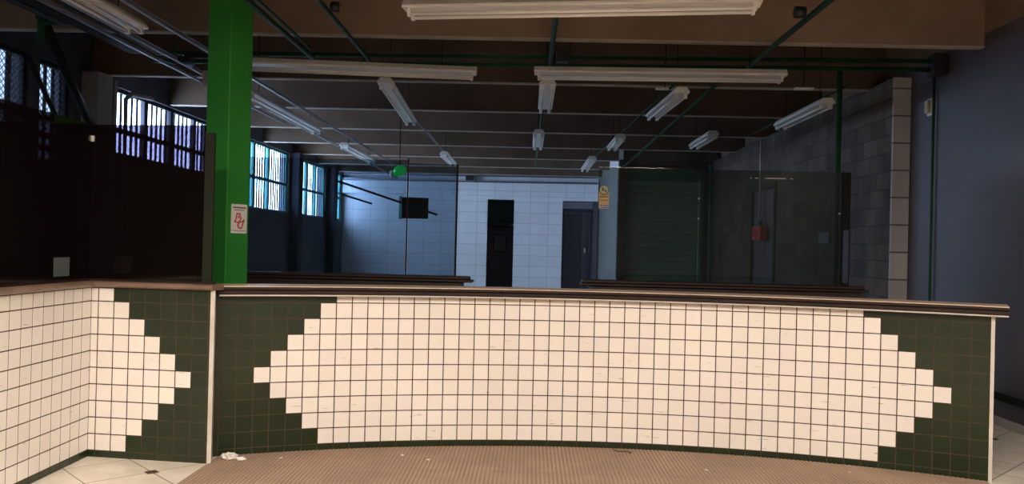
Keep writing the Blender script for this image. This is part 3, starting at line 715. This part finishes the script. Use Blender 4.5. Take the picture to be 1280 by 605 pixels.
tube('strut', [(-0.0, 0, 0.03), (-0.86, 2.5, -0.62)], 0.045, M['darkrail'], brace, 12)
tube('strut', [(-0.25, 0.25, -0.28), (-0.95, 2.35, -1.0)], 0.022, M['darkrail'], brace, 12)
tube('post', [(0.0, 0, 0.1), (0.0, 0, -0.20)], 0.03, M['greenpipe'], brace, 12)
tube('link', [(0.24, -0.05, -0.03), (0, 0, -0.03)], 0.02, M['greenpipe'], brace, 12)
# elbow pipe by the pier
tag(tube('wall_pipe', [(-5.05, 10.9, 3.30), (-5.10, 10.45, 3.28), (-5.13, 10.35, 3.2), (-5.13, 10.35, 0.0)], 0.03, M['pier'], seg=12), 'pale pipe bending down beside the grey pier at the upper left', 'pipe')
# cluster of pulleys and a cream box on the tray line
pc = thing('conduit_coupling', 'dark coupling with cream box hanging on the left tray line', 'conduit fitting', (-3.34, 7.9, 3.165))
bm = bmesh.new(); add_tube(bm, [(0, -0.12, 0), (0, 0.12, 0)], 0.035, 14); obj('sleeve', bm, M['black'], pc)
boxes('yoke', [(-0.02, 0.24, -0.03, 0.03, 0.03, 0.075)], M['black'], pc, bevel=0.006)
boxes('cream_box', [(-0.045, 0.045, 0.50, 0.60, -0.13, 0.02)], M['creambox'], pc, bevel=0.008, label='cream plastic box')
# mounting brackets on joists
for lb, x, y in (('pale mounting bracket above the far right batten light', 2.88, 8.9), ('pale mounting bracket above the batten light right of centre', 1.43, 9.05)):
    t = thing('mounting_bracket', lb, 'bracket', (x, y, 3.215))
    boxes('plate', [(-0.10, 0.10, -0.03, 0.03, -0.01, 0.012)], M['white_metal'], t, bevel=0.003)
    tube('rod', [(0, 0, 0.01), (0, 0, 0.70)], 0.006, M['darkrail'], t, 8)

# ---- back-wall conduits, small things
for lb, z, m in (('grey conduit along the back wall above the lintel, upper one', 3.40, 'greypipe'), ('grey conduit along the back wall lintel, lower one', 3.235, 'greypipe')):
    tag(tube('wall_conduit', [(XL+0.05, YB-0.17, z-0.02), (1.85, YB-0.17, z+0.02)], 0.022, M[m]), lb, 'conduit')
t = thing('camera_bracket', 'small dark box with bracket high on the back wall left of the open doorway', 'bracket', (-1.72, YB-0.14, 3.27))
boxes('box', [(-0.10, 0.12, -0.14, 0.0, 0.0, 0.14)], M['black'], t, bevel=0.01); boxes('arm', [(0.14, 0.18, -0.10, 0.0, -0.06, 0.14)], M['inner_green'], t)
# green reflection in the glass, built as a glowing hanging shape
gn = thing('green_reflection', 'bright green glass reflection modelled as a hanging round shape with white cap', 'reflection', (-1.95, 12.05, 2.51))
bm = bmesh.new(); bmesh.ops.create_uvsphere(bm, u_segments=20, v_segments=12, radius=0.095, matrix=Matrix.Translation((0.03, 0, 0.01)) @ Matrix.Rotation(-0.5, 4, 'Y') @ Matrix.Diagonal((1.1, 0.9, 0.85, 1)))
for f in bm.faces: f.smooth = True
obj('green_glow', bm, M['green_glow'], gn)
bm = bmesh.new(); bmesh.ops.create_uvsphere(bm, u_segments=16, v_segments=10, radius=0.055, matrix=Matrix.Translation((-0.075, 0, -0.045)) @ Matrix.Diagonal((0.8, 0.9, 1.15, 1)))
for f in bm.faces: f.smooth = True
obj('reflection_cap', bm, M['white_metal'], gn)
tube('suspension_rod', [(0.03, 0, 0.07), (0.03, 0, 0.91)], 0.007, M['darkrail'], gn, 8)  # rod added to hold up the reflection shape
# leaning rods by the left rear windows
tag(tube('metal_rod', [(-5.27, 22.0, 3.12), (-2.62, 23.20, 2.29)], 0.03, M['darkrail']), 'long dark rod slanting across the back wall below the green reflection', 'rod')
tag(tube('metal_rod', [(-5.27, 22.0, 2.80), (-4.47, 23.25, 2.56)], 0.026, M['darkrail']), 'short dark rod slanting by the last window on the left', 'rod')
boxes_h = struct(boxes('trim_13', [(-3.70, -3.62, YB-0.02, YB+0.04, 2.15, 2.79)], M['winframe']))
# inside the doorway: shelf, cups, notice
sh = tag(boxes('wall_shelf', [(-1.25, -0.30, 25.30, 25.60, 2.03, 2.06)], M['darkrail']), 'dark shelf on the wall inside the open doorway', 'shelf')
def cup():
    bm = bmesh.new(); seg = 12
    prof = [(0.0, 0), (0.030, 0), (0.042, 0.10), (0.038, 0.10), (0.027, 0.006), (0.0, 0.006)]
    rings = [[bm.verts.new((r_*math.cos(2*PI*k/seg), r_*math.sin(2*PI*k/seg), z)) for k in range(seg)] for r_, z in prof[1:-1]]
    for a, b in zip(rings, rings[1:]):
        for k in range(seg): bm.faces.new((a[k], a[(k+1) % seg], b[(k+1) % seg], b[k]))
    bm.faces.new(rings[0][::-1]); bm.faces.new(rings[-1]); return obj('cup', bm, M['pier'])
c0 = cup()
for k in range(5):
    c = c0 if k == 0 else c0.copy()
    if k: C.objects.link(c)
    c.location = (-1.10+0.11*k, 25.42, 2.06)
    tag(c, 'small pale cup in the row standing on the doorway shelf', 'cup', 'cups on the doorway shelf')
tag(boxes('white_carton', [(-0.58, -0.42, 25.36, 25.50, 2.06, 2.14)], M['paper'], bevel=0.005), 'small white carton at the right end of the doorway shelf', 'carton')
nt_ = thing('notice_board', 'grey green notice board on the wall inside the open doorway', 'notice board', (-0.92, 25.59, 1.30))
boxes('board', [(-0.18, 0.18, -0.02, 0.0, 0.0, 0.48)], M['greypaper'], nt_); boxes('board_frame', [(-0.20, -0.18, -0.03, 0, -0.02, 0.5), (0.18, 0.2, -0.03, 0, -0.02, 0.5), (-0.18, 0.18, -0.03, 0, -0.02, 0), (-0.18, 0.18, -0.03, 0, 0.48, 0.5)], M['darkrail'], nt_)
# fire alarm point on the right block wall
fa = thing('fire_alarm_box', 'red fire alarm box with conduit on the right block wall', 'alarm box', (XB-0.0, 14.05, 1.78))
XB2 = 0.0
fa.location = (XB-0.03, 14.2, 1.78)
boxes('case', [(-0.10, 0.0, -0.30, 0.22, -0.12, 0.12)], M['red'], fa, bevel=0.008)
boxes('face_plate', [(-0.106, -0.10, -0.12, 0.08, -0.06, 0.06)], M['redink'], fa)
boxes('coupling', [(-0.07, 0.0, -0.10, 0.06, 0.12, 0.22)], M['inner_green'], fa)
tube('conduit', [(-0.04, -0.02, 0.2), (-0.04, -0.02, 1.6)], 0.018, M['alu'], fa)
tag(boxes('wall_plate', [(XB-0.03, XB-0.0121, 11.02, 11.40, 1.60, 1.75)], M['greypaper'], bevel=0.004), 'small grey square plate on the right rear wall seen through glass', 'wall plate')
tube_o = tag(tube('wall_conduit', [(XB-0.03, 18.2, 0), (XB-0.03, 18.2, 3.35)], 0.05, M['inner_green']), 'dark green pipe in the corner right of the roller shutter', 'pipe')

# ================================================================ FLOOR MAT AND DEBRIS
fm = thing('floor_mat', 'large ribbed brown mat covering the floor before the curved counter', 'mat', (0, 0, 0))
# outline follows the counter foot
pts = [(-2.07, 5.44), ]
for k in range(0, 41):
    s = sA+(sB-0.06-sA)*k/40; p = arc(s)+arcn(s)*0.012
    if k == 0: p.x = -2.06
    pts.append((p.x, p.y))
pts += [(3.02, 2.0), (-2.07, 2.0)]
bm = bmesh.new(); plan_prism(bm, pts[1:], 0.0, 0.004); obj('backing', bm, M['matback'], fm)
bm = bmesh.new()
x = -2.05
def counter_y(x):
    # foot of the tiles at this x
    lo_s, hi_s = sA, sB
    for _ in range(30):
        mid = (lo_s+hi_s)/2
        if arc(mid).x < x: lo_s = mid
        else: hi_s = mid
    return arc((lo_s+hi_s)/2).y
while x < 3.0:
    if True:
        for ya, yb in ((2.0, 5.36), (5.372, counter_y(x+0.006)-0.018)):
            pr = [(0, 0.004), (0.003, 0.0075), (0.011, 0.0075), (0.014, 0.004)]
            a = [bm.verts.new((x+o, ya, z)) for o, z in pr]; b = [bm.verts.new((x+o, yb, z)) for o, z in pr]
            for k in range(3): bm.faces.new((a[k], a[k+1], b[k+1], b[k]))
            bm.faces.new(a[::-1]); bm.faces.new(b)
    x += 0.027
o = obj('ribs', bm, M['matrib'], fm)

def crumple(name, label, cat, loc, size, m, seed, sub=3):
    rnd = random.Random(seed); bm = bmesh.new(); bmesh.ops.create_icosphere(bm, subdivisions=sub, radius=1)
    for v in bm.verts:
        k = 0.72+0.45*rnd.random(); v.co *= k
        v.co.z = max(-0.75, v.co.z); v.co = Vector((v.co.x*size[0], v.co.y*size[1], (v.co.z+0.75)*size[2]))
    o = obj(name, bm, m); o.location = loc; return tag(o, label, cat)
crumple('plastic_wrapper', 'crumpled clear plastic wrapper lying by the metal corner strip', 'wrapper', (-1.955, 5.47, 0.0075), (0.058, 0.030, 0.026), M['plastic'], 3)
crumple('paper_wad', 'small white crumpled paper next to the plastic wrapper', 'litter', (-1.868, 5.455, 0.0075), (0.032, 0.018, 0.012), M['paper'], 5)
for i, (x, y, lb) in enumerate(((-1.63, 5.53, 'tiny white paper scrap near the left end of the mat'), (-0.65, 5.60, 'tiny white paper scrap on the mat left of centre, in front'), (-0.84, 5.70, 'tiny pale crumb left of centre close to the counter foot'),
                               (1.21, 5.55, 'tiny white paper scrap on the mat right of centre'), (2.17, 5.60, 'tiny white paper scrap near the right end of the mat'))):
    bm = bmesh.new(); v = [bm.verts.new(c) for c in ((-0.012, -0.006, 0), (0.013, -0.008, 0.002), (0.010, 0.008, 0.005), (-0.009, 0.007, 0.001))]
    bm.faces.new(v); o = obj('paper_scrap', bm, M['paper']); o.modifiers.new('s', 'SOLIDIFY').thickness = 0.001; o.location = (x, y, 0.0085); o.rotation_euler = (0, 0, i*0.7)
    tag(o, lb, 'litter')
tag(tube('bent_wire', [(0.64, 6.045, 0.011), (0.67, 5.985, 0.011), (0.73, 5.99, 0.012), (0.765, 5.965, 0.011), (0.75, 5.94, 0.011)], 0.003, M['black'], seg=6), 'thin bent black wire lying at the counter foot', 'wire')
